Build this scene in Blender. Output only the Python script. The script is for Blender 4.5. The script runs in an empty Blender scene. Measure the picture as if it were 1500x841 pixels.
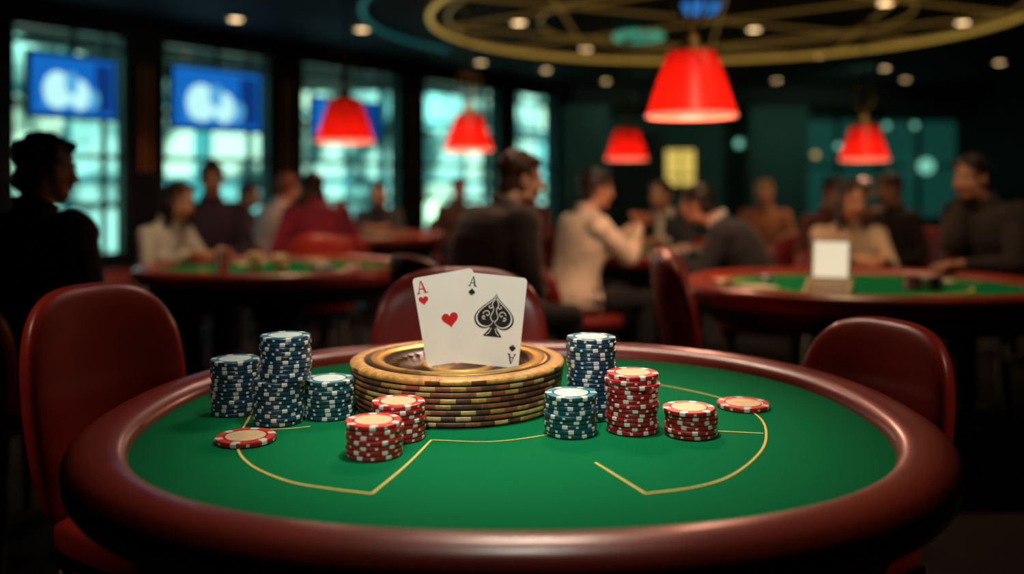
import bpy, math, random
from mathutils import Vector, Matrix
from mathutils.kdtree import KDTree
random.seed(7)
S = bpy.context.scene
COL = S.collection
pi = math.pi

# ------------------------------------------------------------------ materials
MATS = {}
def mat(name, col, rough=.5, metal=0., emit=None, es=0., bump=0., bscale=80., var=0., vscale=8., coat=0., trans=0., spec=.5, sheen=0.):
    if name in MATS: return MATS[name]
    m = bpy.data.materials.new(name); m.use_nodes = True
    nt = m.node_tree; b = nt.nodes['Principled BSDF']
    b.inputs['Base Color'].default_value = (*col, 1)
    b.inputs['Roughness'].default_value = rough
    b.inputs['Metallic'].default_value = metal
    b.inputs['Coat Weight'].default_value = coat
    b.inputs['Coat Roughness'].default_value = .22
    b.inputs['Specular IOR Level'].default_value = spec
    b.inputs['Sheen Weight'].default_value = sheen
    tc = nt.nodes.new('ShaderNodeTexCoord')
    if emit:
        b.inputs['Emission Color'].default_value = (*emit, 1)
        b.inputs['Emission Strength'].default_value = es
    if var > 0:
        n = nt.nodes.new('ShaderNodeTexNoise'); n.inputs['Scale'].default_value = vscale
        n.inputs['Detail'].default_value = 4
        nt.links.new(tc.outputs['Object'], n.inputs['Vector'])
        r = nt.nodes.new('ShaderNodeValToRGB')
        r.color_ramp.elements[0].position = .3; r.color_ramp.elements[1].position = .7
        r.color_ramp.elements[0].color = (*[c*(1-var) for c in col], 1)
        r.color_ramp.elements[1].color = (*[min(1, c*(1+var)) for c in col], 1)
        nt.links.new(n.outputs['Fac'], r.inputs['Fac'])
        nt.links.new(r.outputs['Color'], b.inputs['Base Color'])
    if bump > 0:
        n = nt.nodes.new('ShaderNodeTexNoise'); n.inputs['Scale'].default_value = bscale
        n.inputs['Detail'].default_value = 3
        nt.links.new(tc.outputs['Object'], n.inputs['Vector'])
        bp = nt.nodes.new('ShaderNodeBump'); bp.inputs['Strength'].default_value = bump
        bp.inputs['Distance'].default_value = .01
        nt.links.new(n.outputs['Fac'], bp.inputs['Height'])
        nt.links.new(bp.outputs['Normal'], b.inputs['Normal'])
    MATS[name] = m
    return m

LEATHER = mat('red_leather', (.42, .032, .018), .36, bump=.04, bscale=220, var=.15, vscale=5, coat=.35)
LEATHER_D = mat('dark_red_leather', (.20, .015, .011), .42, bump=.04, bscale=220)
RAIL = mat('rail_leather', (.28, .032, .018), .34, bump=.04, bscale=220, var=.2, vscale=4, coat=.4)
FELT = mat('green_felt', (.0012, .180, .056), .95, bump=.35, bscale=900, var=.12, vscale=260, spec=.08)
BLACKW = mat('black_wood', (.008, .005, .005), .4)
LINE = mat('yellow_line_paint', (.85, .60, .12), .7)
GOLD = mat('gold', (.85, .50, .13), .34, 1.0, bump=.1, bscale=60)
GOLD_D = mat('aged_gold', (.42, .22, .06), .35, 1.0, bump=.2, bscale=90)
AMB = mat('amber_gold_block', (.66, .33, .09), .42, .15, var=.35, vscale=70)
CRM = mat('pale_gold_block', (.80, .50, .20), .42, .1, var=.2, vscale=70)
BRN = mat('brown_block', (.15, .045, .022), .45, 0, var=.4, vscale=70)
RBR = mat('copper_block', (.38, .11, .05), .42, .05, var=.3, vscale=70)
BRONZE = mat('bronze_dark', (.04, .015, .008), .5, .2)
BOWL = mat('bowl_wood', (.035, .016, .010), .35, coat=.4)
BRASS = mat('brass', (.5, .33, .12), .35, 1.0)

# ------------------------------------------------------------------ mesh builder
class MB:
    def __init__(s): s.v = []; s.f = []; s.m = []; s.mats = []; s.sm = []
    def mi(s, m):
        if m not in s.mats: s.mats.append(m)
        return s.mats.index(m)
    def add(s, vs, fs, m, M=None, smooth=True):
        o = len(s.v)
        if M is not None: vs = [M @ Vector(v) for v in vs]
        s.v += [tuple(v) for v in vs]
        if isinstance(m, list): ids = [s.mi(x) for x in m]
        else: ids = [s.mi(m)]*len(fs)
        s.f += [tuple(i+o for i in f) for f in fs]; s.m += ids; s.sm += [smooth]*len(fs)
    def box(s, c, d, m, M=None, bev=0):
        x, y, z = [k/2 for k in d]
        vs = [(c[0]+a*x, c[1]+b*y, c[2]+e*z) for a in (-1, 1) for b in (-1, 1) for e in (-1, 1)]
        fs = [(0,1,3,2),(4,6,7,5),(0,4,5,1),(2,3,7,6),(0,2,6,4),(1,5,7,3)]
        s.add(vs, fs, m, M, False)
    def lathe(s, prof, m, n=48, M=None, smooth=True, mfn=None, close=False):
        vs = []; fs = []; ms = []
        k = len(prof)
        for i in range(n):
            a = 2*pi*i/n
            for r, z in prof: vs.append((r*math.cos(a), r*math.sin(a), z))
        segs = k if close else k-1
        for i in range(n):
            for j in range(segs):
                a = i*k+j; b = ((i+1) % n)*k+j; j2 = (j+1) % k
                fs.append((a, b, ((i+1) % n)*k+j2, i*k+j2))
                ms.append(mfn(i, j) if mfn else m)
        s.add(vs, fs, ms, M, smooth)
    def cyl(s, a, b, ra, rb, m, n=14, M=None):
        a = Vector(a); b = Vector(b); d = (b-a)
        q = d.to_track_quat('Z', 'Y').to_matrix().to_4x4(); q.translation = a
        L = d.length
        if M is not None: q = M @ q
        s.lathe([(0, 0), (ra, 0), (ra, 0), (rb, L), (rb, L), (0, L)], m, n, q)
    def superell(s, c, r, e1, e2, m, fn=None, nu=36, nv=20, M=None):
        def sp(x, e): return math.copysign(abs(x)**e, x)
        vs = []; fs = []
        for j in range(nv+1):
            p = -pi/2+pi*j/nv
            for i in range(nu):
                t = 2*pi*i/nu
                v = Vector((r[0]*sp(math.cos(p), e1)*sp(math.cos(t), e2), r[1]*sp(math.cos(p), e1)*sp(math.sin(t), e2), r[2]*sp(math.sin(p), e1)))
                if fn: v = fn(v)
                vs.append(v+Vector(c))
        for j in range(nv):
            for i in range(nu):
                a = j*nu+i; b = j*nu+(i+1) % nu
                fs.append((a, b, b+nu, a+nu))
        s.add(vs, fs, m, M)
    def poly(s, pts, m, M=None):
        s.add(pts, [tuple(range(len(pts)))], m, M, False)
    def mesh(s, name):
        me = bpy.data.meshes.new(name)
        me.from_pydata(s.v, [], s.f)
        for m in s.mats: me.materials.append(m)
        me.polygons.foreach_set('material_index', s.m)
        me.polygons.foreach_set('use_smooth', s.sm)
        me.update()
        return me
    def obj(s, name, loc=(0, 0, 0), rz=0., parent=None, sc=(1, 1, 1)):
        return inst(s.mesh(name), name, loc, rz, parent, sc)
def inst(me, name, loc=(0, 0, 0), rz=0., parent=None, sc=(1, 1, 1)):
    o = bpy.data.objects.new(name, me); COL.objects.link(o)
    o.location = loc; o.rotation_euler = (0, 0, rz); o.scale = sc
    if parent: o.parent = parent
    return o

# ------------------------------------------------------------------ poker table
def se(a, b, t, e=2.25):
    c, s_ = math.cos(t), math.sin(t)
    return (a*math.copysign(abs(c)**(2/e), c), b*math.copysign(abs(s_)**(2/e), s_))
def table_mesh(a, b, hw=.06, n=120, rail=RAIL):
    mb = MB()
    ac, bc = a-hw, b-hw
    K = 24; vs = []; fs = []
    for i in range(n):
        t = 2*pi*i/n
        x, y = se(ac, bc, t)
        x2, y2 = se(ac, bc, t+.01); tx, ty = x2-x, y2-y; l = math.hypot(tx, ty); nx, ny = ty/l, -tx/l
        for k in range(K):
            p = 2*pi*k/K
            rr = hw*math.copysign(abs(math.cos(p))**.85, math.cos(p)); zz = .038*math.copysign(abs(math.sin(p))**.9, math.sin(p))
            if zz < 0: zz *= 1.5
            vs.append((x+nx*rr, y+ny*rr, .744+zz))
    for i in range(n):
        for k in range(K):
            j = (i+1) % n; l = (k+1) % K
            fs.append((i*K+k, j*K+k, j*K+l, i*K+l))
    mb.add(vs, fs, rail)
    rim = [(*se(ac, bc, 2*pi*i/n), .75) for i in range(n)]
    mb.poly(rim, FELT)
    rim2 = [(x*.99, y*.99, .70) for x, y, z in rim]
    mb.poly(rim2[::-1], BLACKW)
    vs = rim2+[(x*.93, y*.93, .60) for x, y, z in rim]
    mb.add(vs, [(i, (i+1) % n, n+(i+1) % n, n+i) for i in range(n)], BLACKW)
    mb.poly([(x*.93, y*.93, .60) for x, y, z in rim][::-1], BLACKW)
    mb.lathe([(0, .605), (.20, .605), (.17, .56), (.12, .45), (.11, .25), (.14, .14), (.30, .06), (.34, .03), (.34, 0), (0, 0)], BLACKW, 40)
    return mb
def catmull(P, k=10):
    P = [Vector(p) for p in P]; out = []
    Q = [2*P[0]-P[1]]+P+[2*P[-1]-P[-2]]
    for i in range(1, len(Q)-2):
        for j in range(k):
            t = j/k
            out.append(.5*((2*Q[i])+(-Q[i-1]+Q[i+1])*t+(2*Q[i-1]-5*Q[i]+4*Q[i+1]-Q[i+2])*t*t+(-Q[i-1]+3*Q[i]-3*Q[i+1]+Q[i+2])*t**3))
    out.append(P[-1]); return out
def ribbon(mb, pts, w, z, m, k=10, curve=True):
    P = catmull(pts, k) if curve and len(pts) > 2 else [Vector(p) for p in pts]
    vs = []
    for i, p in enumerate(P):
        d = (P[min(i+1, len(P)-1)]-P[max(i-1, 0)]).normalized(); nrm = Vector((-d.y, d.x))*w/2
        vs += [(p.x+nrm.x, p.y+nrm.y, z), (p.x-nrm.x, p.y-nrm.y, z)]
    mb.add(vs, [(2*i, 2*i+1, 2*i+3, 2*i+2) for i in range(len(P)-1)], m, None, False)

TC = Vector((0, 1.86))
mb = table_mesh(.828, .765, .054, 160)
def L(P): return [(x-TC.x, y-TC.y) for x, y in P]
W = .0046
ribbon(mb, L([(-.545, 1.90), (-.540, 1.853), (-.508, 1.667), (-.450, 1.545), (-.364, 1.457), (-.290, 1.421), (-.2168, 1.396)]), W, .7508, LINE)
ribbon(mb, L([(-.2168, 1.396), (-.180, 1.54), (-.151, 1.69)]), W, .7509, LINE)
ribbon(mb, L([(-.151, 1.69), (-.06, 1.678), (.0, 1.69), (.075, 1.728)]), W*.8, .7508, LINE)
ribbon(mb, L([(-.53, 1.755), (-.44, 1.768), (-.399, 1.785)]), W, .7508, LINE)
ribbon(mb, L([(.1435, 1.553), (.207, 1.396)]), W, .7508, LINE)
ribbon(mb, L([(.207, 1.396), (.29, 1.427), (.355, 1.477), (.424, 1.576), (.476, 1.69), (.508, 1.836), (.492, 1.968), (.438, 2.064), (.351, 2.155), (.28, 2.20)]), W, .7509, LINE)
ribbon(mb, L([(.36, 1.757), (.484, 1.735)]), W, .7508, LINE)
mb.obj('poker_table', (0, TC.y, 0))

LT = [((-1.34, 5.15), .77, .65), ((1.67, 4.25), .85, .68), ((1.08, 6.25), .68, .58), ((-1.25, 8.35), .62, .5), ((3.3, 7.9), .8, .55)]
for (c, a, b) in LT:
    t = table_mesh(a, b, .055, 72)
    ribbon(t, [(.55*a*math.cos(x), .55*b*math.sin(x)) for x in [pi+.2+i*(pi-.4)/8 for i in range(9)]], .012, .7515, LINE)
    ribbon(t, [(.8*a*math.cos(x)*.9, .75*b*math.sin(x)) for x in [.2+i*(pi-.4)/8 for i in range(9)]], .012, .7515, LINE)
    t.obj('poker_table', (c[0], c[1], 0))

# ------------------------------------------------------------------ chips
CW = mat('chip_white', (.84, .83, .76), .38, coat=.3)
def chipset(nm, base, inlay, ring):
    return (mat('chip_'+nm, base, .34, bump=.06, bscale=200, coat=.4), mat('chip_inlay_'+nm, inlay, .4, var=.12, vscale=60), mat('chip_ring_'+nm, ring, .4))
BLUE = chipset('blue', (.010, .060, .120), (.66, .80, .74), (.02, .18, .25))
TEAL = chipset('teal', (.008, .080, .110), (.74, .88, .80), (.03, .28, .35))
RED = chipset('red', (.38, .010, .014), (.94, .62, .34), (.80, .045, .025))
def chip(mb, cs, M, R=.0505, h=.0085, n=60):
    base, inl, ring = cs
    prof = [(0, .0), (R*.955, .0), (R*.985, .0006), (R, .0022), (R, h-.0022), (R*.985, h-.0006), (R*.955, h-.0002), (R*.73, h-.0002), (R*.70, h-.0007), (R*.66, h-.0002), (0, h-.0002)]
    def mf(i, j):
        w = (i % 10) in (0, 1)
        if j in (1, 5): return CW if (w and j == 5) else base
        if j in (2, 3, 4): return CW if (w or (j == 3 and (i % 10) == 5)) else base
        if j == 6: return CW if (i % 10) in (0, 1, 2) else ring
        if j in (7, 8): return base
        if j == 9: return inl
        return base
    mb.lathe(prof, base, n, M, False, mf)
def stack(cs, x, y, h, shift=None, jit=.0012, R=.0505):
    mb = MB(); n = max(1, round(h/.0086))
    for i in range(n):
        z = i*.0087
        ox, oy = random.gauss(0, jit), random.gauss(0, jit)
        if shift and z > shift[0]: ox += shift[1]; oy += shift[2]
        chip(mb, cs, Matrix.Translation((ox, oy, z)) @ Matrix.Rotation(random.random()*6.28, 4, 'Z'), R)
    return mb.obj('poker_chip_stack', (x, y, .7512))
stack(BLUE, -.582, 1.897, .109)
stack(BLUE, -.472, 1.822, .173, (.085, .014, .004))
stack(TEAL, -.378, 1.866, .078)
stack(RED, -.245, 1.602, .060)
stack(RED, -.215, 1.707, .068)
stack(TEAL, .112, 1.74, .075)
stack(BLUE, .1636, 1.862, .165)
stack(RED, .2347, 1.758, .113, jit=.002)
stack(RED, .343, 1.73, .052)
for x, y in ((-.498, 1.685), (.498, 1.94)):
    mb = MB(); chip(mb, RED, Matrix.Rotation(.3, 4, 'Z'), .056, .0095); mb.obj('poker_chip', (x, y, .7512))

# ------------------------------------------------------------------ gold roulette drum
mb = MB()
NL = 8; H = .0960; R0 = .235; prof = [(0, 0)]; lay = [-1]
for l in range(NL):
    z0 = H*l/NL; z1 = H*(l+1)/NL; r = R0-.010*(1-l/(NL-1))
    prof += [(r-.006, z0+.0002), (r-.001, z0+.0016), (r, (z0+z1)/2), (r-.001, z1-.0016)]; lay += [l]*4
ns = len(prof)
prof += [(R0-.006, H+.001), (R0-.016, H+.003), (R0-.030, H+.002), (R0-.034, H-.004), (R0-.038, H+.002), (R0-.050, H+.004), (R0-.068, H+.003), (R0-.074, H-.001), (R0-.080, H-.008), (R0-.10, H-.0145), (.085, H-.0155), (.082, H-.0115), (.070, H-.0115), (.067, H-.0155), (0, H-.0155)]
tag = {}
rr = random.Random(3)
def mf(i, j):
    if j < ns-1:
        l = lay[j+1] if j+1 < len(lay) else 0
        if j > 0 and (j % 4) == 0: return BRONZE
        key = (l, ((i+l*2) % 144)//3)
        if key not in tag:
            if l >= NL-1: tag[key] = rr.choice([AMB, CRM, AMB, AMB, BRN])
            else: tag[key] = [BRN, RBR, AMB, BRN, CRM, RBR][(key[1]*5+l*3+rr.choice([0, 0, 1, 2])) % 6]
        return tag[key]
    k = j-ns
    if k in (2, 3): return BRONZE
    if k in (7, 8, 9): return BOWL
    if k in (13,): return BOWL
    if k in (-1, 0, 1): return AMB
    return GOLD
mb.lathe(prof, GOLD, 144, None, True, mf)
for i in range(37):
    a = 2*pi*i/37
    M = Matrix.Rotation(a, 4, 'Z')
    mb.box((.146, 0, H-.0120), (.035, .0025, .006), GOLD_D, M)
mb.obj('gold_roulette_drum', (-.12, 1.99, .7512))
DRUM_FLOOR = .7512+H-.0155

# ------------------------------------------------------------------ playing cards
CARD = mat('card_face', (.92, .90, .82), .45, var=.03, vscale=12)
CBACK = mat('card_back', (.4, .02, .02), .5)
CRED = mat('card_red_ink', (.62, .01, .012), .5)
CBLK = mat('card_black_ink', (.008, .008, .010), .5)
cw, ch = .134, .195
def rrect(w, h, r, n=8):
    P = []
    for cx, cy, a0 in ((w/2-r, h/2-r, 0), (-w/2+r, h/2-r, pi/2), (-w/2+r, -h/2+r, pi), (w/2-r, -h/2+r, 1.5*pi)):
        for i in range(n+1):
            a = a0+pi/2*i/n; P.append((cx+r*math.cos(a), cy+r*math.sin(a)))
    return P
def heart(sz):
    P = []
    for i in range(48):
        t = 2*pi*i/48
        P.append((16*math.sin(t)**3*sz/32, (13*math.cos(t)-5*math.cos(2*t)-2*math.cos(3*t)-math.cos(4*t)+2)*sz/32))
    return P
def tri_fill(mb, P, c, z, m, M):
    vs = [(c[0], z, c[1])]+[(p[0], z, p[1]) for p in P]
    n = len(P)
    mb.add(vs, [(0, 1+i, 1+(i+1) % n) for i in range(n)], m, M, False)
def flat(mb, P, z, m, M, off=(0, 0), flip=False, sc=1):
    s_ = -1 if flip else 1
    Q = [(off[0]+s_*p[0]*sc, off[1]+s_*p[1]*sc) for p in P]
    tri_fill(mb, Q, (off[0], off[1]), z, m, M)
def spade(mb, sz, z, m, M, off=(0, 0), flip=False):
    H_ = [(x, -y) for x, y in heart(sz)]
    flat(mb, H_, z, m, M, off, flip)
    s_ = -1 if flip else 1
    st = [(-.07, -.2), (.07, -.2), (.09, -.42), (.24, -.62), (-.24, -.62), (-.09, -.42)]
    flat(mb, [(x*sz, y*sz+.38*sz) for x, y in st], z, m, M, (off[0], off[1]-s_*.38*sz), flip)
def letterA(mb, sz, z, m, M, off, flip=False):
    s_ = -1 if flip else 1
    def q(P):
        mb.add([(off[0]+s_*x*sz, z, off[1]+s_*y*sz) for x, y in P], [(0, 1, 2, 3)], m, M, False)
    q([(-.04, .5), (.03, .5), (-.27, -.5), (-.35, -.5)])
    q([(-.04, .5), (.08, .5), (.36, -.5), (.20, -.5)])
    q([(-.2, -.1), (.2, -.1), (.22, -.19), (-.22, -.19)])
    q([(-.45, -.44), (-.18, -.44), (-.18, -.52), (-.45, -.52)])
    q([(.13, -.44), (.47, -.44), (.47, -.52), (.13, -.52)])
def xribbon(mb, pts, w, z, m, M):
    P = catmull(pts, 6); vs = []
    for i, p in enumerate(P):
        d = (P[min(i+1, len(P)-1)]-P[max(i-1, 0)]).normalized(); nn = Vector((-d.y, d.x))*w/2
        vs += [(p.x+nn.x, z, p.y+nn.y), (p.x-nn.x, z, p.y-nn.y)]
    mb.add(vs, [(2*i, 2*i+1, 2*i+3, 2*i+2) for i in range(len(P)-1)], m, M, False)
def card(kind, loc, roll, tilt, yaw=0):
    mb = MB(); P = rrect(cw, ch, .009); n = len(P); T = .0012
    vs = [(x, -T/2, y) for x, y in P]+[(x, T/2, y) for x, y in P]
    mb.add(vs, [tuple(range(n))], CARD, None, False)
    mb.add(vs, [tuple(range(2*n-1, n-1, -1))], CBACK, None, False)
    mb.add(vs, [(i, n+i, n+(i+1) % n, (i+1) % n) for i in range(n)], CARD, None, False)
    z = -T/2-.0004
    I = None
    cx, cz = cw/2-.017, ch/2-.022
    if kind == 'h':
        letterA(mb, .027, z, CRED, I, (-cx, cz)); flat(mb, heart(.021), z, CRED, I, (-cx, cz-.030))
        letterA(mb, .027, z, CRED, I, (cx, -cz), True); flat(mb, heart(.021), z, CRED, I, (cx, -cz+.030), True)
        flat(mb, heart(.036), z, CRED, I, (0, -.006))
    else:
        letterA(mb, .021, z, CBLK, I, (-cx, cz+.003)); spade(mb, .014, z, CBLK, I, (-cx, cz-.018))
        letterA(mb, .021, z, CBLK, I, (cx, -cz-.003), True); spade(mb, .014, z, CBLK, I, (cx, -cz+.018), True)
        o = (.004, .018)
        spade(mb, .086, z, CBLK, I, o)
        flat(mb, [(x, -y) for x, y in heart(.079)], z-.0002, CARD, I, o)
        flat(mb, [(x, -y) for x, y in heart(.073)], z-.0004, CBLK, I, o)
        for sx in (-1, 1):
            for (bx, by, r, s0) in ((.016, -.006, .009, 0), (.011, .011, .006, 2), (.022, -.013, .005, 4)):
                sp = [(o[0]+sx*(bx+r*(1-k/9)*math.cos(s0+k*.75)), o[1]+by+r*(1-k/9)*math.sin(s0+k*.75)) for k in range(9)]
                xribbon(mb, sp, .0016, z-.0006, CARD, I)
            xribbon(mb, [(o[0]+sx*.002, o[1]-.022), (o[0]+sx*.008, o[1]-.012), (o[0]+sx*.003, o[1]+.004), (o[0]+sx*.007, o[1]+.016), (o[0]+sx*.001, o[1]+.028)], .0015, z-.0006, CARD, I)
            xribbon(mb, [(o[0]+sx*.004, o[1]-.035), (o[0]+sx*.008, o[1]-.045), (o[0]+sx*.014, o[1]-.050)], .0014, z-.0006, CARD, I)
    ob = mb.obj('ace_of_hearts_card' if kind == 'h' else 'ace_of_spades_card', loc)
    ob.rotation_euler = (Matrix.Rotation(yaw, 3, 'Z') @ Matrix.Rotation(tilt, 3, 'X') @ Matrix.Rotation(roll, 3, 'Y')).to_euler()
card('h', (-.1354, 1.964, DRUM_FLOOR+.1082), math.radians(-10), math.radians(-3))
card('s', (-.0431, 1.950, DRUM_FLOOR+.1045), math.radians(6), math.radians(-3))

# ------------------------------------------------------------------ chairs
def chair_mesh(m, backz=.97):
    mb = MB()
    rz = (backz-.40)/2; cz = (backz+.40)/2
    E1 = .66
    def bend(v):
        t = v.z/rz
        x = v.x*(1+.02*t) if t > 0 else v.x*(1+.10*t)
        return Vector((x, v.y+.85*x*x-.05*t, v.z))
    mb.superell((0, -.28, cz), (.275, .062, rz), E1, .72, m, bend, 64, 40)
    mb.superell((0, .0, .435), (.255, .25, .045), .5, .5, m, lambda v: Vector((v.x*(1+.1*v.y/.25), v.y, v.z)))
    mb.box((0, 0, .385), (.42, .42, .03), BLACKW)
    for sx in (-1, 1):
        mb.cyl((sx*.13, -.20, .40), (sx*.13, -.27, .55), .018, .016, BLACKW)
        for sy in (-1, 1):
            mb.cyl((sx*.18, sy*.18, .375), (sx*.215, sy*.215, 0), .022, .014, BLACKW)
    return mb.mesh('chair')
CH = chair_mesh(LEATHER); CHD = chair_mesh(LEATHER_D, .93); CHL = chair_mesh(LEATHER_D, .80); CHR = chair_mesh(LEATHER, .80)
def chair(x, y, ang, me=CH, sz=1.0, sx=1.0):
    return inst(me, 'casino_chair', (x, y, 0), math.radians(ang-90), None, (sx, sx, sz))
def chair_back(x, y, ang, **k):
    a = math.radians(ang); f = .27*k.get('sx', 1); return chair(x+f*math.cos(a), y+f*math.sin(a), ang, **k)
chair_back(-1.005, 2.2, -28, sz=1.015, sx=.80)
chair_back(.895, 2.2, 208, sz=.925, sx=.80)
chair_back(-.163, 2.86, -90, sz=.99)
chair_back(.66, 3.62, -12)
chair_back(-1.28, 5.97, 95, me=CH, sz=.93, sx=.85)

# ------------------------------------------------------------------ people
class Acc:
    def __init__(s): s.v = []; s.f = []; s.l = []
    def add(s, vs, fs, lab):
        o = len(s.v); s.v += [Vector(v) for v in vs]; s.f += [tuple(i+o for i in f) for f in fs]; s.l += [lab]*len(vs)
    def rings(s, rings, lab):
        n = len(rings[0]); vs = [p for r in rings for p in r]; fs = []
        for j in range(len(rings)-1):
            for i in range(n):
                fs.append((j*n+i, j*n+(i+1) % n, (j+1)*n+(i+1) % n, (j+1)*n+i))
        fs.append(tuple(range(n-1, -1, -1))); fs.append(tuple(range((len(rings)-1)*n, len(rings)*n)))
        s.add(vs, fs, lab)
    def ell(s, c, r, lab, M=None, nu=22, nv=14):
        c = Vector(c); R = []
        for j in range(1, nv):
            p = -pi/2+pi*j/nv
            R.append([Vector((r[0]*math.cos(p)*math.cos(2*pi*i/nu), r[1]*math.cos(p)*math.sin(2*pi*i/nu), r[2]*math.sin(p)))+c for i in range(nu)])
        if M is not None: R = [[M @ v for v in q] for q in R]
        s.rings(R, lab)
    def cap(s, a, b, ra, rb, lab, n=14, seg=7, M=None):
        a = Vector(a); b = Vector(b)
        if M is not None: a = M @ a; b = M @ b
        d = (b-a).normalized(); u = d.orthogonal().normalized(); w = d.cross(u)
        R = []
        def ring(c, r): R.append([c+(u*math.cos(2*pi*i/n)+w*math.sin(2*pi*i/n))*r for i in range(n)])
        for k in (75, 50, 25): ring(a-d*ra*math.sin(math.radians(k)), ra*math.cos(math.radians(k)))
        for k in range(seg+1):
            t = k/seg; ring(a.lerp(b, t), ra+(rb-ra)*t)
        for k in (25, 50, 75): ring(b+d*rb*math.sin(math.radians(k)), rb*math.cos(math.radians(k)))
        s.rings(R, lab)
    def remesh(s, voxel, it):
        me = bpy.data.meshes.new('tmp'); me.from_pydata([tuple(v) for v in s.v], [], s.f)
        o = bpy.data.objects.new('tmp', me); COL.objects.link(o)
        m = o.modifiers.new('r', 'REMESH'); m.mode = 'VOXEL'; m.voxel_size = voxel
        if it:
            m = o.modifiers.new('s', 'SMOOTH'); m.iterations = it; m.factor = .5
        dg = bpy.context.evaluated_depsgraph_get()
        ev = bpy.data.meshes.new_from_object(o.evaluated_get(dg))
        kd = KDTree(len(s.v))
        for i, v in enumerate(s.v): kd.insert(v, i)
        kd.balance()
        V = [v.co.copy() for v in ev.vertices]; F = [tuple(p.vertices) for p in ev.polygons]
        labs = [s.l[kd.find(p.center)[1]] for p in ev.polygons]
        bpy.data.objects.remove(o); bpy.data.meshes.remove(me); bpy.data.meshes.remove(ev)
        return V, F, labs

def ik(Sh, T, l1, l2, pole):
    d = T-Sh; D = d.length
    if D > (l1+l2)*.995: T = Sh+d.normalized()*(l1+l2)*.995; d = T-Sh; D = d.length
    a = (l1*l1-l2*l2+D*D)/(2*D); h = math.sqrt(max(0, l1*l1-a*a))
    dn = d.normalized(); p = pole-dn*pole.dot(dn); p.normalize()
    return Sh+dn*a+p*h, T

def hand(parts, wrist, d, n, right, curl):
    A = Acc(); d = d.normalized(); n = (n-d*n.dot(d)).normalized()
    side = d.cross(n) if right else n.cross(d)
    A.cap(wrist-d*.03, wrist+d*.01, .026, .025, 'skin')
    R = []
    for t, w, th in ((.0, .024, .018), (.03, .034, .018), (.06, .041, .016), (.088, .042, .013), (.095, .038, .010)):
        c = wrist+d*t
        R.append([c+side*w*math.cos(2*pi*i/16)+n*th*math.sin(2*pi*i/16) for i in range(16)])
    A.rings(R, 'skin')
    for i, (Lf, off) in enumerate(((.070, .031), (.079, .0105), (.073, -.0105), (.057, -.031))):
        p = wrist+d*(.088-.004*abs(i-1))+side*off
        sp = side*(.10-.07*i)
        dr = (d+sp).normalized(); c = curl*(.75+.12*i)
        r = .0088-.0006*(i == 3)
        for k, fr in enumerate((.45, .30, .25)):
            ang = c*(k+1)*.5
            dd = (dr*math.cos(ang)+n*math.sin(ang)).normalized()
            q = p+dd*Lf*fr; A.cap(p, q, r, r*.93, 'skin', 10, 3); p = q; r *= .93
    p = wrist+d*.022+side*.026
    for k, (l, a) in enumerate(((.034, .75), (.028, .45), (.024, .25))):
        dd = (d*math.cos(a)+side*math.sin(a)+n*(.25+.2*k)).normalized()
        q = p+dd*l; A.cap(p, q, .0115-.001*k, .0105-.001*k, 'skin', 10, 3); p = q
    parts.append(A.remesh(.0038, 1))

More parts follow.
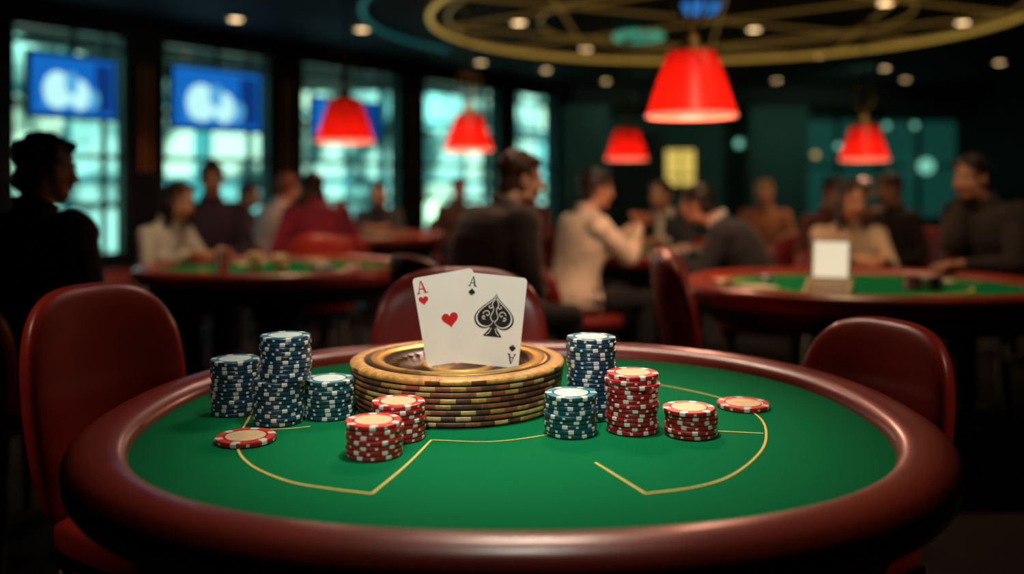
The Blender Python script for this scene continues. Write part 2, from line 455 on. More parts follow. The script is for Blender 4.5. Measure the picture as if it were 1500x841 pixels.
PC = [0]
def person(x, y, ang, seat=.48, lean=8, top=(.02, .02, .02), pants=(.005, .005, .006), skin=(.52, .25, .14), hair=(.012, .008, .006),
           hs='short', bulk=1.0, hy=0, hp=0, hands=None, curl=.7, shirt=None, woman=False, name=None, palm=None, neckfwd=.02, collar=True):
    PC[0] += 1; k = PC[0]
    Lr = math.radians(lean)
    def sp(t, f=0, xx=0):
        a = Lr*(.75+.5*t/.5)
        return Vector((xx, math.sin(a)*t+math.cos(a)*f, seat+.095+math.cos(a)*t-math.sin(a)*f))
    B = Acc()
    wS = .92 if woman else 1.0
    secs = [(-.095, .135, .10, 0), (-.05, .175, .135, .0), (.02, .175, .13, 0), (.09, .152*wS, .118, 0), (.16, .146*wS, .112, .005), (.24, .158*wS, .118, .01), (.32, .176*wS, .122, .008), (.39, .180*wS, .112, .0), (.44, .165*wS, .095, -.004), (.475, .125*wS, .080, -.004), (.505, .078, .064, 0), (.53, .060, .056, .004)]
    R = []
    for t, rx, ry, off in secs:
        bx = bulk if t < .45 else 1
        c = sp(t, off); f = sp(t, off+.01)-c; f.normalize()
        R.append([c+Vector((rx*bx*math.cos(2*pi*i/28), 0, 0))+f*ry*bx*math.sin(2*pi*i/28) for i in range(28)])
    B.rings(R, 'top')
    if woman:
        for sx in (-1, 1): B.ell(sp(.30, .09, sx*.07), (.062, .055, .06), 'top')
    if collar:
        for i in range(12):
            a = 2*pi*i/12; B.ell(sp(.525+.012*math.sin(a+pi), .064*math.sin(a), .064*math.cos(a)), (.022, .016, .02), 'shirt' if shirt else 'top', nu=10, nv=8)
    if shirt:
        for i in range(8):
            t = .50-.03*i; B.ell(sp(t, .092*bulk+.034*(i/8) if i > 1 else .075, 0), (.034*(1-i/9), .012, .022), 'shirt', nu=12, nv=8)
        for sx in (-1, 1):
            B.cap(sp(.50, .072, sx*.055), sp(.26, .133*bulk, sx*.010), .015, .012, 'top')
    hands = hands or [(-.15, .42, .81), (.15, .42, .81)]
    parts = []
    for idx, sx in enumerate((-1, 1)):
        Sh = sp(.43, 0, sx*.178*wS*(1+.3*(bulk-1)))
        ha = Vector(hands[idx])
        E, T = ik(Sh, ha, .285, .255, Vector((sx*.55, -.25, -1)))
        ab = .058*bulk*wS
        B.ell(Sh+Vector((0, 0, -.006)), (.066*bulk*wS, .066*bulk*wS, .062*bulk), 'top')
        B.cap(Sh, E, ab, .047*bulk*wS, 'top')
        mid = E.lerp(T, .25)
        B.cap(E, mid, .046*bulk*wS, .047*bulk*wS, 'top', seg=3)
        B.cap(mid, T-(T-E).normalized()*.012, .046*bulk*wS, .034, 'top')
        B.cap(T-(T-E).normalized()*.018, T-(T-E).normalized()*.006, .036, .036, 'shirt' if shirt else 'top', seg=2)
        fd = (T-E).normalized()
        pn = Vector(palm[idx]) if palm else Vector((0, .0, -1))
        if not palm: fd = Vector((fd.x-sx*.15, fd.y, fd.z*.25)).normalized()
        hand(parts, T+fd*.012, fd, pn, sx > 0, curl)
        Hp = Vector((sx*.095, .02, seat+.075)); Kn = Vector((sx*.14, .43, seat+.065)); An = Vector((sx*.13, .40, .10))
        B.cap(Hp, Kn, .088, .064, 'pants'); B.ell(Kn, (.064, .064, .064), 'pants')
        B.cap(Kn, Kn.lerp(An, .35), .060, .060, 'pants', seg=3); B.cap(Kn.lerp(An, .35), An, .060, .045, 'pants')
        B.cap(An+Vector((0, -.02, -.055)), An+Vector((sx*.02, .15, -.065)), .042, .034, 'shoe')
        B.cap(An+Vector((0, 0, 0)), An+Vector((0, 0, -.05)), .042, .044, 'shoe', seg=2)
    parts.append(B.remesh(.0115, 3))
    A = Acc(); nb = sp(.50)
    hc = sp(.655, neckfwd)
    HM = Matrix.Translation(hc) @ Matrix.Rotation(math.radians(hy), 4, 'Z') @ Matrix.Rotation(math.radians(hp-lean*.3), 4, 'X')
    A.cap(nb, HM @ Vector((0, -.02, -.07)), .056*wS, .053*wS, 'skin')
    def e(c, r, lab, **kw): A.ell(c, r, lab, HM, **kw)
    e((0, -.008, .03), (.074, .092, .085), 'skin', nu=30, nv=20)
    e((0, .018, -.032), (.060, .066, .082), 'skin', nu=30, nv=20)
    e((0, .046, -.088), (.034, .032, .028), 'skin')
    for sx in (-1, 1):
        e((sx*.034, .060, -.036), (.024, .024, .026), 'skin')
        e((sx*.043, .015, -.075), (.022, .036, .028), 'skin')
        e((sx*.075, -.006, -.012), (.010, .020, .032), 'skin')
        e((sx*.032, .084, .021), (.020, .006, .0045), 'hair', nu=12, nv=8)
        A.ell((sx*.014, .092, -.036), (.008, .009, .008), 'skin', HM, 10, 8)
    e((0, .074, .016), (.052, .016, .010), 'skin')
    A.cap((0, .084, .004), (0, .104, -.034), .008, .0125, 'skin', 10, 5, HM)
    e((0, .080, -.060), (.024, .011, .0045), 'lips', nu=16, nv=8)
    e((0, .079, -.069), (.021, .011, .0055), 'lips', nu=16, nv=8)
    if hs != 'bald':
        e((0, -.022, .046), (.084, .096, .084), 'hair', nu=34, nv=24)
        e((0, -.062, -.018), (.066, .046, .060), 'hair')
        for sx in (-1, 1):
            e((sx*.070, -.012, .024), (.012, .028, .032), 'hair')
            e((sx*.04, .045, .085), (.036, .034, .024), 'hair')
    if hs == 'long':
        e((0, -.058, -.085), (.085, .055, .135), 'hair')
        for sx in (-1, 1): e((sx*.073, .006, -.065), (.022, .042, .115), 'hair')
    if hs == 'mop':
        for i in range(20):
            t = (i+.5)/20; a = i*2.4; ph = .15+1.25*t
            e((.070*math.cos(a)*math.cos(ph), -.024+.082*math.sin(a)*math.cos(ph), .040+.078*math.sin(ph)), (.028, .028, .024), 'hair', nu=10, nv=8)
        e((0, -.075, -.04), (.062, .040, .055), 'hair')
    if hs == 'cap':
        e((0, -.005, .062), (.086, .098, .066), 'hair'); e((0, .095, .062), (.065, .06, .010), 'hair')
    parts.append(A.remesh(.0052, 1))
    tm = mat('cloth_top_%d' % k, top, .85, bump=.6, bscale=14, var=.25, vscale=9, sheen=.1)
    M_ = {'skin': mat('skin_%.2f' % skin[0], skin, .5, bump=.05), 'hair': mat('hair_%.3f' % hair[0], hair, .45, bump=.6, bscale=60), 'lips': mat('lips', (.30, .08, .07), .45),
          'top': tm, 'pants': mat('cloth_pants_%d' % k, pants, .85, bump=.5, bscale=16), 'shoe': mat('shoe_leather', (.01, .008, .008), .35),
          'shirt': mat('shirt_%d' % k, shirt or top, .8)}
    mb = MB()
    for V, F, labs in parts: mb.add(V, F, [M_[l] for l in labs])
    EW = mat('eye_white', (.75, .72, .68), .2); EI = mat('eye_iris', (.03, .015, .01), .15)
    for sx in (-1, 1):
        q = Acc(); q.ell((sx*.031, .0775, -.001), (.0135, .0115, .0085), 'e', HM, 16, 10); mb.add(q.v, q.f, EW)
        q = Acc(); q.ell((sx*.031, .0875, -.001), (.0055, .0035, .0058), 'e', HM, 12, 8); mb.add(q.v, q.f, EI)
    nm = name or ('seated_woman' if woman else 'seated_man')
    mb.obj(nm, (x, y, 0), math.radians(ang-90))

def seatchair(x, y, ang, seat, me=CHD):
    chair(x, y, ang, me, seat/.478)

def laph(seat): return [(-.11, .27, seat+.19), (.11, .27, seat+.19)]
DK = (.40, .18, .10)
PEOPLE = [
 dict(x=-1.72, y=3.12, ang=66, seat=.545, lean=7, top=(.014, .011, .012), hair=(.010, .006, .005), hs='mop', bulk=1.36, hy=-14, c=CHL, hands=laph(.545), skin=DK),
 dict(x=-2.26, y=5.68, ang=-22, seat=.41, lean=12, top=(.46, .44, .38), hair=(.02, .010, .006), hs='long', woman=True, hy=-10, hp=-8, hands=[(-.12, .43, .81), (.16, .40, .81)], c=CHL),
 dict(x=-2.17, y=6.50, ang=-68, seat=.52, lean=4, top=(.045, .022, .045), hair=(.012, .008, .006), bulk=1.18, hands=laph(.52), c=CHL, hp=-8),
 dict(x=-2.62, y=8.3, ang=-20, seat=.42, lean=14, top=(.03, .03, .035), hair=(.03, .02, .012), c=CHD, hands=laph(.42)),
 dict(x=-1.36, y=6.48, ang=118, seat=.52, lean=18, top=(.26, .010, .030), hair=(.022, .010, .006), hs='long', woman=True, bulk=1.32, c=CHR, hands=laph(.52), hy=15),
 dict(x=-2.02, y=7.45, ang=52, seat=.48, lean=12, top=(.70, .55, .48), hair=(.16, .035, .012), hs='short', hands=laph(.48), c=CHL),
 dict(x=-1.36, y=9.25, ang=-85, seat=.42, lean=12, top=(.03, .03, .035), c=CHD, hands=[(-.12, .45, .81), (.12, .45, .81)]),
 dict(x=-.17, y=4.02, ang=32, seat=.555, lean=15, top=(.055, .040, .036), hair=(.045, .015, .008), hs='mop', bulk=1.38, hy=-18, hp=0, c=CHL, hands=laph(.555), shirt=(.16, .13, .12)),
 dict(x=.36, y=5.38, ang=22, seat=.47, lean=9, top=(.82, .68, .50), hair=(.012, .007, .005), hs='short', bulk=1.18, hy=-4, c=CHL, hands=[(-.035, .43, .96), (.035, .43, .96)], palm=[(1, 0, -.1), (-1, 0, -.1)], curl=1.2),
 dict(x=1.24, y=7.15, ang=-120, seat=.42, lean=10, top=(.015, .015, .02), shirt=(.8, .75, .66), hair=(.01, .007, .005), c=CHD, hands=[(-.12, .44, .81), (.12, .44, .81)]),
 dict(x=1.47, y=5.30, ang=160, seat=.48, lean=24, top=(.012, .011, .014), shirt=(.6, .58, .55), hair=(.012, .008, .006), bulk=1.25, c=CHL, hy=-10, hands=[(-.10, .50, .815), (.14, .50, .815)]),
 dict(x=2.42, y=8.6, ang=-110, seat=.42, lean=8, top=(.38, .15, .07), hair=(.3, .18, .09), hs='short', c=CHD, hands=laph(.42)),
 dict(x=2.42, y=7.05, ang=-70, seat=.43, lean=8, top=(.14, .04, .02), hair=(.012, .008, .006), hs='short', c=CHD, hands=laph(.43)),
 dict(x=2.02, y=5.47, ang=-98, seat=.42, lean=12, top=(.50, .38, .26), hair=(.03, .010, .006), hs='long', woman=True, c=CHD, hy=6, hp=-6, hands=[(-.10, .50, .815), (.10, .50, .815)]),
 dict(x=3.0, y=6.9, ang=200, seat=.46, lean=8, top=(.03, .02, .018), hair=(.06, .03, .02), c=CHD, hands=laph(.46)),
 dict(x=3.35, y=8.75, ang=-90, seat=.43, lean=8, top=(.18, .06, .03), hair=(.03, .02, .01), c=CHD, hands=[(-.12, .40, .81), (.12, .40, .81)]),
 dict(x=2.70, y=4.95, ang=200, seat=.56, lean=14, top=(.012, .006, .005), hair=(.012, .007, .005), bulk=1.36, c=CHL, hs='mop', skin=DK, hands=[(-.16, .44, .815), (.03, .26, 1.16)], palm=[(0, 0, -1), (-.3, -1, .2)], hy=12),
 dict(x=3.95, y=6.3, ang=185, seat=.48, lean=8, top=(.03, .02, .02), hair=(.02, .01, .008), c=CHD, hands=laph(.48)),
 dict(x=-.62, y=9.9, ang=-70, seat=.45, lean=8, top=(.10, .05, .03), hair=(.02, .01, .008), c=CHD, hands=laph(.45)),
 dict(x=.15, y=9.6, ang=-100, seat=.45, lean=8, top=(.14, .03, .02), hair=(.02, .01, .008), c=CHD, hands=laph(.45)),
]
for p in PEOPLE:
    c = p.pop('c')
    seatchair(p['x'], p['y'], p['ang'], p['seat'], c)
    person(**p)

# ------------------------------------------------------------------ things on the back tables
def stack2(cs, x, y, n, R=.04):
    mb = MB()
    for i in range(n): chip(mb, cs, Matrix.Translation((0, 0, i*.0087)), R, .0085, 30)
    mb.obj('poker_chip_stack', (x, y, .7522))
stack2(RED, -1.56, 4.86, 15, .038)
CREAM = chipset('cream', (.62, .42, .18), (.8, .6, .3), (.7, .5, .2))
stack2(TEAL, -1.04, 4.98, 4, .055); stack2(RED, -.90, 5.10, 2, .05); stack2(CREAM, -1.12, 5.22, 5, .05); stack2(CREAM, -1.32, 5.14, 9, .045); stack2(RED, -1.22, 5.42, 4)
stack2(chipset('purple', (.10, .012, .05), (.2, .05, .1), (.12, .02, .06)), 1.88, 4.12, 7, .085)
stack2(BLUE, 1.28, 4.55, 2, .045); stack2(RED, 1.02, 4.38, 2, .06); stack2(RED, .95, 6.1, 3); stack2(CREAM, .72, 6.05, 4, .05)
CUP = mat('ceramic_beige', (.68, .46, .24), .3)
for x, y, s_ in ((-1.42, 4.98, 1), (-1.27, 4.92, .85), (.86, 6.35, 1)):
    mb = MB()
    mb.lathe([(0, 0), (.03, 0), (.034, .004), (.04, .08), (.044, .10), (.041, .10), (.036, .075), (0, .07)], CUP, 28)
    for i in range(10):
        a = -1.3+2.6*i/10; b = -1.3+2.6*(i+1)/10
        mb.cyl((.040+.025*math.cos(a), 0, .052+.026*math.sin(a)), (.040+.025*math.cos(b), 0, .052+.026*math.sin(b)), .005, .005, CUP, 8)
    mb.obj('coffee_mug', (x, y, .7522), -.6, None, (s_, s_, s_))
SCR = mat('tablet_screen', (.6, .6, .55), .3, emit=(1, .86, .60), es=.75)
SIL = mat('tablet_shell', (.62, .50, .33), .4, .1)
KEY = mat('keyboard_keys', (.30, .22, .13), .5)
mb = MB()
# wedge shaped keyboard base, sloping toward the user
wv = [(-.095, -.16, 0), (.095, -.16, 0), (.095, .05, 0), (-.095, .05, 0), (-.095, -.16, .012), (.095, -.16, .012), (.095, .05, .062), (-.095, .05, .062)]
mb.add(wv, [(0, 3, 2, 1), (4, 5, 6, 7), (0, 1, 5, 4), (1, 2, 6, 5), (2, 3, 7, 6), (3, 0, 4, 7)], SIL, None, False)
KM = Matrix.Translation((0, -.16, .012)) @ Matrix.Rotation(math.atan2(.05, .21), 4, 'X')
for i in range(5):
    for j in range(8): mb.box((-.073+j*.0208, .03+.030*i, .002), (.016, .022, .006), KEY, KM)
M = Matrix.Translation((0, .035, .055)) @ Matrix.Rotation(math.radians(-16), 4, 'X')
mb.box((0, 0, .09), (.165, .014, .18), SIL, M); mb.box((0, -.0085, .09), (.145, .003, .16), SCR, M)
mb.obj('laptop', (1.395, 3.96, .7522), math.radians(-26), None, (1, 1, 1))
PAPER = mat('paper', (.8, .66, .45), .7)
for x, y, r in ((-.95, 4.76, .3), (-1.55, 5.35, 1.2), (1.16, 4.18, 1.4), (.75, 6.3, .8), (2.10, 4.45, .2)):
    mb = MB()
    mb.box((0, 0, .001), (.10, .14, .002), PAPER); mb.box((.03, .02, .0035), (.10, .14, .002), PAPER, Matrix.Rotation(.4, 4, 'Z'))
    mb.obj('playing_cards', (x, y, .7524), r)

# ------------------------------------------------------------------ room shell
WALLD = mat('wall_dark', (.012, .010, .010), .7, bump=.1, bscale=30)
TEALW = mat('wall_teal', (.022, .072, .058), .6, var=.25, vscale=1.2)
CEIL = mat('ceiling_dark', (.014, .007, .005), .75, var=.3, vscale=2)
FLOOR = mat('floor_carpet', (.012, .004, .004), .95, bump=.5, bscale=200, var=.6, vscale=3)
FRAME = mat('window_frame', (.008, .045, .05), .35, .3)
TRIMG = mat('gold_trim', (.6, .35, .10), .35, 1.0)
mb = MB(); mb.box((1.3, 7, -.05), (13.6, 18.6, .1), FLOOR); mb.obj('floor')
mb = MB(); mb.box((1.3, 7, 2.95), (13.6, 18.6, .1), CEIL); mb.obj('ceiling')
mb = MB(); mb.box((-5.42, 2.5, 1.45), (.1, 9.1, 2.9), WALLD); mb.obj('wall_left')
mb = MB(); mb.box((8.05, 7, 1.45), (.1, 18.4, 2.9), WALLD); mb.obj('wall_right')
mb = MB(); mb.box((1.3, -2.05, 1.45), (13.4, .1, 2.9), WALLD); mb.obj('wall_rear')
mb = MB(); mb.box((4.45, 16.2, 1.45), (7.3, .1, 2.9), TEALW); mb.obj('wall_back')
wd = Vector((.5896, .8077, 0)); angw = math.atan2(.8077, .5896); P0 = Vector((-5.37, 7.0, 0))
WM = Matrix.Translation(P0) @ Matrix.Rotation(angw, 4, 'Z')
wins = [(1.40, 2.57), (2.92, 4.37), (4.78, 6.57), (6.99, 8.83), (9.20, 10.46)]
mb = MB(); ED = [-.1]+[k for w_ in wins for k in w_]+[11.5]
for i in range(0, len(ED), 2):
    a, b = ED[i], ED[i+1]; mb.box(((a+b)/2, .12, 1.45), (b-a, .24, 2.9), WALLD, WM)
for a, b in wins:
    mb.box(((a+b)/2, .12, .25), (b-a, .24, .5), WALLD, WM); mb.box(((a+b)/2, .12, 2.825), (b-a, .24, .15), WALLD, WM)
mb.obj('wall_windows')
GLS = bpy.data.materials.new('window_glass'); GLS.use_nodes = True
nt = GLS.node_tree; nt.nodes.clear()
o_ = nt.nodes.new('ShaderNodeOutputMaterial'); mx = nt.nodes.new('ShaderNodeMixShader'); tr = nt.nodes.new('ShaderNodeBsdfTransparent'); gl = nt.nodes.new('ShaderNodeBsdfGlossy')
tr.inputs[0].default_value = (.75, .95, .95, 1); gl.inputs['Roughness'].default_value = .05; mx.inputs[0].default_value = .06
nt.links.new(tr.outputs[0], mx.inputs[1]); nt.links.new(gl.outputs[0], mx.inputs[2]); nt.links.new(mx.outputs[0], o_.inputs[0])
for i, (a, b) in enumerate(wins):
    mb = MB(); c = (a+b)/2; w_ = b-a
    for x in (a+.03, b-.03): mb.box((x, .06, 1.625), (.06, .10, 2.25), FRAME, WM)
    for x in (a+w_*.80,): mb.box((x, .06, 1.625), (.035, .07, 2.13), FRAME, WM)
    for z in (.53, 2.72, 1.50, 2.56): mb.box((c, .06, z), (w_-.12, .08, .05), FRAME, WM)
    mb.box((c, .07, 1.625), (w_-.12, .006, 2.13), GLS, WM)
    mb.obj('window_%d' % (i+1))
for i, s_ in enumerate((2.745, 4.575, 6.78, 9.015)):
    mb = MB()
    for dx in (-.05, .05): mb.box((s_+dx, -.012, 1.9), (.02, .02, 1.1), TRIMG, WM)
    mb.obj('trim_%d' % (i+1))
TVB = mat('tv_blue', (.01, .02, .05), .3, emit=(.006, .16, .62), es=.85)
TVD = mat('tv_deep_blue', (.01, .02, .05), .3, emit=(.003, .04, .22), es=.8)
TVW = mat('tv_white', (.3, .4, .4), .3, emit=(.50, .92, .92), es=1.05)
TVM = mat('tv_pale_blue', (.1, .2, .3), .3, emit=(.10, .45, .80), es=.9)
for i, (a, b, z0, z1) in enumerate(((1.50, 2.38, 1.84, 2.46), (2.95, 4.12, 1.80, 2.50), (4.84, 6.0, 1.78, 2.30))):
    mb = MB()
    c = (a+b)/2; sw_ = b-a-.08; sh_ = z1-z0-.08
    mb.box((c, -.10, (z0+z1)/2), (b-a, .05, z1-z0), BLACKW, WM)
    mb.box((c, -.128, (z0+z1)/2), (sw_, .006, sh_), TVB, WM)
    mb.box((c+sw_*.36, -.132, (z0+z1)/2), (sw_*.22, .004, sh_*.85), TVD, WM)
    mb.box((c-sw_*.05, -.132, z0+.04+sh_*.30), (sw_*.62, .004, sh_*.34), TVM, WM)
    # picture: pale rounded shapes (people/building on screen)
    def blob(cx, cz, rx, rz, m, y): 
        P = [(cx+rx*math.cos(2*pi*q/24), y, cz+rz*math.sin(2*pi*q/24)) for q in range(24)]
        mb.poly(P, m, WM)
    blob(c-sw_*.20, z0+.04+sh_*.42, sw_*.17, sh_*.32, TVW, -.1350); blob(c+sw_*.06, z0+.04+sh_*.36, sw_*.12, sh_*.27, TVW, -.1354)
    blob(c-sw_*.04, z0+.04+sh_*.55, sw_*.08, sh_*.20, TVM, -.1358); blob(c+sw_*.22, z0+.04+sh_*.30, sw_*.08, sh_*.18, TVM, -.1352)
    mb.box((c, -.09, (z1+2.9)/2), (.05, .04, 2.9-z1), BLACKW, WM)
    mb.obj('television')

FAC = bpy.data.materials.new('glowing_street_facade'); FAC.use_nodes = True; nt = FAC.node_tree; b = nt.nodes['Principled BSDF']  # daylight on the buildings is put in as emission of the facade colour
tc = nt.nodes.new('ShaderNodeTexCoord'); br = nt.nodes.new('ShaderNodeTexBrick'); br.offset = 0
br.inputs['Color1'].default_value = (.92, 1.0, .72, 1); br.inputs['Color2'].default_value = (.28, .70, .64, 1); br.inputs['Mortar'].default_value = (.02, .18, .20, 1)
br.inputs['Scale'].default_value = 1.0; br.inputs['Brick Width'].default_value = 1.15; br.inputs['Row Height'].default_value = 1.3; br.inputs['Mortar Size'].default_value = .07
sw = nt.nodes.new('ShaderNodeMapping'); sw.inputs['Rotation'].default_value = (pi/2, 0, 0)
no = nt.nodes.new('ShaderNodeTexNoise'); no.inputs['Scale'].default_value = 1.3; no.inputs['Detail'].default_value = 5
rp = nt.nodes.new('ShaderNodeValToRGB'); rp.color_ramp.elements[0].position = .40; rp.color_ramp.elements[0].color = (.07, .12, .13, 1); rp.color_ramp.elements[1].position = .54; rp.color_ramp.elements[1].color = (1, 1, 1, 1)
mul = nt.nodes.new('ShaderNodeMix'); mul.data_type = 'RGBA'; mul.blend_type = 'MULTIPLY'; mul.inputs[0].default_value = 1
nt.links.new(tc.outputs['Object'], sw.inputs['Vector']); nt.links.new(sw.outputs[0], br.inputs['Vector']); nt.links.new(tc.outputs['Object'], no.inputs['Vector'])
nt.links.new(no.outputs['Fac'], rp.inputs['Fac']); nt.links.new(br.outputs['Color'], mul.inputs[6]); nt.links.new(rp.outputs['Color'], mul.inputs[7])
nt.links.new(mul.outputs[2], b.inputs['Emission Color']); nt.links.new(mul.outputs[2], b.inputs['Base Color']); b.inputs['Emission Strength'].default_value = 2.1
STONE = mat('street_pavement', (.2, .22, .2), .8)
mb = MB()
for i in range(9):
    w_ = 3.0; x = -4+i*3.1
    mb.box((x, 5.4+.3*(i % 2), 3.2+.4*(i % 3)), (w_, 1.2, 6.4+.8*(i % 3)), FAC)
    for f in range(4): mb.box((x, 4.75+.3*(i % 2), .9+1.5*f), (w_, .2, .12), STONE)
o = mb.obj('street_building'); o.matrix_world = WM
mb = MB(); mb.box((8, 2.6, -.06), (30, 4.7, .1), STONE); o = mb.obj('street_pavement'); o.matrix_world = WM

# back wall features
mb = MB(); mb.box((4.5, 15.7, 2.73), (7.0, .9, .34), CEIL); mb.obj('trim_soffit')
mb = MB(); mb.box((4.55, 15.6, 1.28), (1.0, .5, 2.55), TEALW); mb.obj('wall_column')
mb = MB(); mb.box((1.25, 15.3, 1.28), (.75, .4, 2.55), TEALW); mb.obj('wall_column')
mb = MB(); mb.box((2.2, 16.11, 1.1), (.95, .06, 2.2), BLACKW); mb.box((2.2, 16.07, 1.1), (.8, .04, 2.08), WALLD)
mb.cyl((2.5, 16.02, 1.0), (2.5, 16.02, 1.2), .02, .02, BRASS); mb.obj('door_1')
YL = mat('yellow_lit_poster', (.5, .42, .12), .5, emit=(1, .70, .14), es=.7, var=.3, vscale=4)
mb = MB(); mb.box((3.0, 16.11, 1.53), (.60, .06, .72), BLACKW); mb.box((3.0, 16.07, 1.53), (.50, .03, .62), YL)
mb.box((3.0, 16.05, 1.5), (.03, .02, .62), BRONZE); mb.box((3.0, 16.05, 1.38), (.5, .02, .03), BRONZE); mb.obj('illuminated_poster')
TG = mat('teal_panel_glow', (.02, .08, .07), .3, emit=(.02, .17, .13), es=.22, var=.5, vscale=1.5)  # teal glow of the partition glass put in as weak emission
mb = MB()
for i in range(4):
    x = 5.45+i*.72; mb.box((x, 16.12, 1.5), (.64, .04, 1.7), TG)
    mb.box((x-.36, 16.1, 1.28), (.06, .12, 2.5), BLACKW)
mb.box((6.5, 16.1, 1.55), (2.9, .1, .05), BLACKW)
mb.obj('teal_glass_partition')
BULB = mat('bulb_warm', (1, .9, .7), .4, emit=(1, .66, .32), es=6)
BULBD = mat('bulb_amber_dim', (1, .8, .5), .4, emit=(1, .55, .2), es=.7)
BULBT = mat('bulb_teal', (.5, 1, .9), .4, emit=(.35, 1, .75), es=.6)
for x, z, r, m_ in ((6.6, 2.26, .05, BULBT), (7.1, 2.27, .05, BULBT), (7.3, 1.55, .13, BULBT), (4.0, 1.95, .07, BULBT), (5.75, 1.9, .05, BULBT), (6.3, 1.7, .05, BULBD), (5.35, 1.75, .05, BULBD)):
    mb = MB(); mb.superell((0, 0, 0), (r, r, r), 1, 1, m_, None, 16, 10); mb.cyl((0, 0, 0), (0, .25, 0), .03, .04, BRASS); mb.obj('wall_sconce', (x, 15.88, z))

# ceiling ring with lattice
GOLDL = mat('gold_ring_glow', (.6, .38, .1), .3, 1.0, emit=(.95, .55, .09), es=.34)  # plain gold ring, emission added so it stays visible, no lamp inside
GOLDR = mat('gold_rod_glow', (.45, .28, .1), .35, 1.0, emit=(.9, .50, .10), es=.11)  # rods are no lamps, faint emission added for visibility
def torus(mb, R, r, z, m, n=96, a0=0, a1=2*pi, M=None):
    K = 8; vs = []; fs = []; full = abs(a1-a0-2*pi) < .01; N = n if full else n+1
    for i in range(N):
        a = a0+(a1-a0)*i/n
        for k in range(K):
            p = 2*pi*k/K; q = R+r*math.cos(p); vs.append((q*math.cos(a), q*math.sin(a), z+r*math.sin(p)))
    for i in range(n):
        for k in range(K):
            j = (i+1) % N; fs.append((i*K+k, j*K+k, j*K+(k+1) % K, i*K+(k+1) % K))
    mb.add(vs, fs, m, M)
mb = MB()
torus(mb, 2.9, .024, 2.86, GOLDL); torus(mb, 2.72, .012, 2.87, GOLDR); torus(mb, 1.8, .014, 2.87, GOLDR)
for ang in (25, 80, 140):
    for off in (-1.5, 0, 1.5):
        h = math.sqrt(2.8**2-off**2); a = math.radians(ang); d = Vector((math.cos(a), math.sin(a), 0)); n_ = Vector((-d.y, d.x, 0))
        p = n_*off; mb.cyl(p-d*h+Vector((0, 0, 2.87)), p+d*h+Vector((0, 0, 2.87)), .014, .014, GOLDR, 8)
mb.obj('ceiling_ring_feature', (2.08, 9.05, 0))
TN = mat('teal_neon', (.02, .2, .2), .3, emit=(.03, .30, .30), es=.22)
mb = MB(); torus(mb, 3.45, .022, 2.87, TN, 60, pi*.8, pi*1.12); mb.obj('ceiling_neon_arc', (2.0, 9.0, 0))
TNR = mat('ceiling_lamp_green', (.1, .3, .25), .3, emit=(.14, .65, .38), es=.42)
mb = MB(); torus(mb, .25, .035, 2.85, TNR, 40); mb.cyl((0, 0, 2.84), (0, 0, 2.9), .2, .2, TN); mb.obj('ceiling_light', (1.39, 9.9, 0))
mb = MB(); mb.cyl((0, 0, 2.82), (0, 0, 2.9), .14, .18, mat('blue_glow', (.1, .3, .8), .4, emit=(.04, .25, .75), es=.7)); mb.obj('ceiling_light', (1.75, 8.35, 0))
for x, y in ((.07, 9.2), (.9, 11.0), (2.58, 9.6), (3.93, 11.6), (6.6, 12.2), (-.42, 12.2), (.49, 13.0), (-2.76, 9.0), (5.3, 12.8), (3.4, 8.2), (4.6, 9.2), (6.2, 14.2), (-1.6, 9.6), (2.6, 13.4), (4.2, 14.3), (1.5, 14.4)):
    mb = MB(); mb.lathe([(0, -.022), (.065, -.022), (.075, -.03), (.10, -.03), (.105, 0), (0, 0)], BRASS, 28, None, True, lambda i, j: BULB if j == 0 else BRASS)
    mb.obj('recessed_downlight', (x, y, 2.90))

# ------------------------------------------------------------------ pendants
SH = bpy.data.materials.new('red_shade'); SH.use_nodes = True; nt = SH.node_tree; b = nt.nodes['Principled BSDF']
b.inputs['Base Color'].default_value = (.60, .018, .010, 1); b.inputs['Roughness'].default_value = .35
b.inputs['Emission Color'].default_value = (1, .050, .022, 1); b.inputs['Emission Strength'].default_value = .12
tl = nt.nodes.new('ShaderNodeBsdfTranslucent'); tl.inputs[0].default_value = (.9, .11, .06, 1); ms = nt.nodes.new('ShaderNodeMixShader'); ms.inputs[0].default_value = .5
nt.links.new(b.outputs[0], ms.inputs[1]); nt.links.new(tl.outputs[0], ms.inputs[2]); nt.links.new(ms.outputs[0], nt.nodes['Material Output'].inputs[0])
DIF = mat('lamp_diffuser', (1, .6, .5), .5, emit=(1, .42, .28), es=2.6)
RIMM = mat('shade_rim', (.7, .12, .08), .4, emit=(1, .26, .15), es=.9)
mb = MB()
mb.lathe([(.215, .0), (.226, .0), (.228, .012), (.222, .03), (.205, .08), (.168, .20), (.135, .30), (.118, .335), (.112, .335), (.130, .30), (.163, .20), (.200, .08), (.215, .03), (.215, 0)], SH, 56)
torus(mb, .222, .011, .008, RIMM, 56); torus(mb, .117, .007, .335, BRASS, 40)
mb.lathe([(.113, .337), (.09, .35), (.05, .36), (.045, .39), (.03, .42), (.012, .44), (.008, .46)], BRASS, 32)
mb.superell((0, 0, .10), (.055, .055, .07), 1, 1, DIF, None, 20, 12)
mb.cyl((0, 0, .16), (0, 0, .34), .02, .02, BRASS)
mb.cyl((0, 0, .44), (0, 0, 1.33), .007, .007, BLACKW)
for i in range(4):
    a = i*pi/2+.4; pts = [(.0, .46), (.07, .50), (.12, .58), (.11, .68), (.06, .74)]
    for k in range(4):
        (r0, z0), (r1, z1) = pts[k], pts[k+1]; mb.cyl((r0*math.cos(a), r0*math.sin(a), z0), (r1*math.cos(a), r1*math.sin(a), z1), .008, .008, BRASS, 8)
mb.lathe([(0, 1.33), (.06, 1.33), (.05, 1.30), (.01, 1.28)], BRASS, 24)
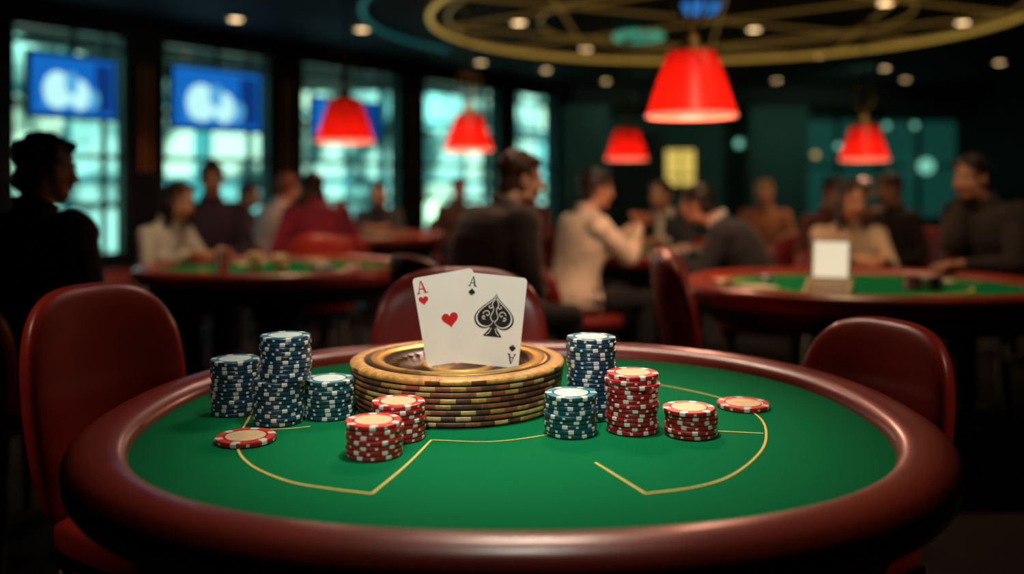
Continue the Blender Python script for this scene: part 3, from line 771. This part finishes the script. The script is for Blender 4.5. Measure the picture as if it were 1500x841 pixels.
PM = mb.mesh('pendant')
for x, y, z, pw in ((.91, 4.57, 1.57, 22), (-1.31, 7.07, 1.56, 7), (-.41, 8.5, 1.55, 12), (1.26, 9.9, 1.50, 13), (3.40, 8.7, 1.46, 9)):
    e = bpy.data.objects.new('pendant_lamp', None); COL.objects.link(e); e.location = (x, y, z)
    o = inst(PM, 'lampshade_and_cord', (0, 0, 0), 0, e)
    if 2.9-z > 1.335:
        mc = MB(); mc.cyl((0, 0, 1.32), (0, 0, 2.9-z), .007, .007, BLACKW); mc.obj('cord_top', (0, 0, 0), 0, e)
    l = bpy.data.lights.new('pendant_bulb', 'POINT'); l.energy = pw; l.color = (1, .52, .33); l.shadow_soft_size = .05
    lo = bpy.data.objects.new('pendant_bulb', l); COL.objects.link(lo); lo.parent = e; lo.location = (0, 0, .02)

# ------------------------------------------------------------------ lights
def spot(name, loc, tgt, en, col, size=70, blend=.8, rad=.1):
    l = bpy.data.lights.new(name, 'SPOT'); l.energy = en; l.color = col; l.spot_size = math.radians(size); l.spot_blend = blend; l.shadow_soft_size = rad
    o = bpy.data.objects.new(name, l); COL.objects.link(o); o.location = loc
    o.rotation_euler = (Vector(tgt)-Vector(loc)).to_track_quat('-Z', 'Y').to_euler(); return o
spot('table_spot', (.05, 1.72, 2.8), (.02, 1.75, .75), 140, (1, .92, .78), 44, 1, .10)
spot('card_fill_spot', (-.25, .1, 2.7), (-.04, 1.92, .86), 130, (1, .94, .84), 29, 1, .10)  # added fill from the camera side for the card faces
spot('back_rim_spot', (.1, 3.7, 2.8), (0, 1.5, .78), 135, (1, .74, .58), 60, 1, .28)
spot('chair_fill_spot', (-2.4, 1.0, 2.8), (-1.0, 2.3, .95), 70, (1, .68, .52), 30, 1, .2)  # added side fills to brighten the two near chairs
spot('chair_fill_spot', (2.5, 1.2, 2.8), (.95, 2.3, .9), 60, (1, .66, .50), 30, 1, .2)
for (c, a, b) in LT:
    spot('added_fill_spot', (c[0], c[1]-.1, 2.82), (c[0], c[1], .75), 82, (1, .69, .38), 92, 1, .1)  # added overhead fill for each back table, not a modelled fixture
spot('added_fill_spot', (-1.3, 3.2, 2.82), (-1.6, 6.3, 1.0), 85, (1, .66, .44), 60, 1, .1)  # added warm fills for the background players and chairs start here
spot('added_fill_spot', (.9, 2.7, 2.82), (.35, 4.9, 1.0), 120, (1, .72, .47), 52, 1, .1)
spot('added_fill_spot', (2.2, 3.0, 2.82), (2.1, 6.0, 1.0), 70, (1, .64, .36), 55, 1, .1)
spot('added_fill_spot', (-.3, 5.2, 2.82), (-.1, 4.0, 1.2), 60, (1, .55, .38), 60, 1, .1)
spot('added_fill_spot', (2.9, 6.4, 2.82), (2.9, 8.2, 1.0), 60, (1, .62, .34), 80, 1, .1)
spot('added_fill_spot', (-.2, 7.6, 2.82), (-.3, 9.6, 1.0), 50, (1, .62, .38), 70, 1, .1)
spot('added_fill_spot', (5.0, 12.5, 2.82), (5.0, 16.2, 1.4), 55, (.5, 1, .75), 90, 1, .1)  # added teal washes for the back wall and window side start here
spot('added_fill_spot', (2.0, 13.0, 2.82), (1.6, 16.0, 1.6), 30, (.5, 1, .75), 90, 1, .1)
spot('added_fill_spot', (-3.6, 6.0, 2.82), (-3.0, 9.0, 1.0), 30, (.4, .9, .9), 90, 1, .1)

w = bpy.data.worlds.new('W'); S.world = w; w.use_nodes = True
w.node_tree.nodes['Background'].inputs[0].default_value = (.35, .6, .6, 1); w.node_tree.nodes['Background'].inputs[1].default_value = .15

# ------------------------------------------------------------------ camera
cd = bpy.data.cameras.new('Camera'); cam = bpy.data.objects.new('Camera', cd); COL.objects.link(cam)
cam.location = (0, 0, 1.23); cam.rotation_euler = (pi/2, 0, 0)
cd.sensor_width = 36; cd.lens = 36*1320/1500; cd.shift_y = -150.5/1500
cd.dof.use_dof = True; cd.dof.focus_distance = 1.76; cd.dof.aperture_fstop = 1.05
cd.clip_start = .05
S.camera = cam
S.view_settings.view_transform = 'Standard'
S.view_settings.look = 'None'
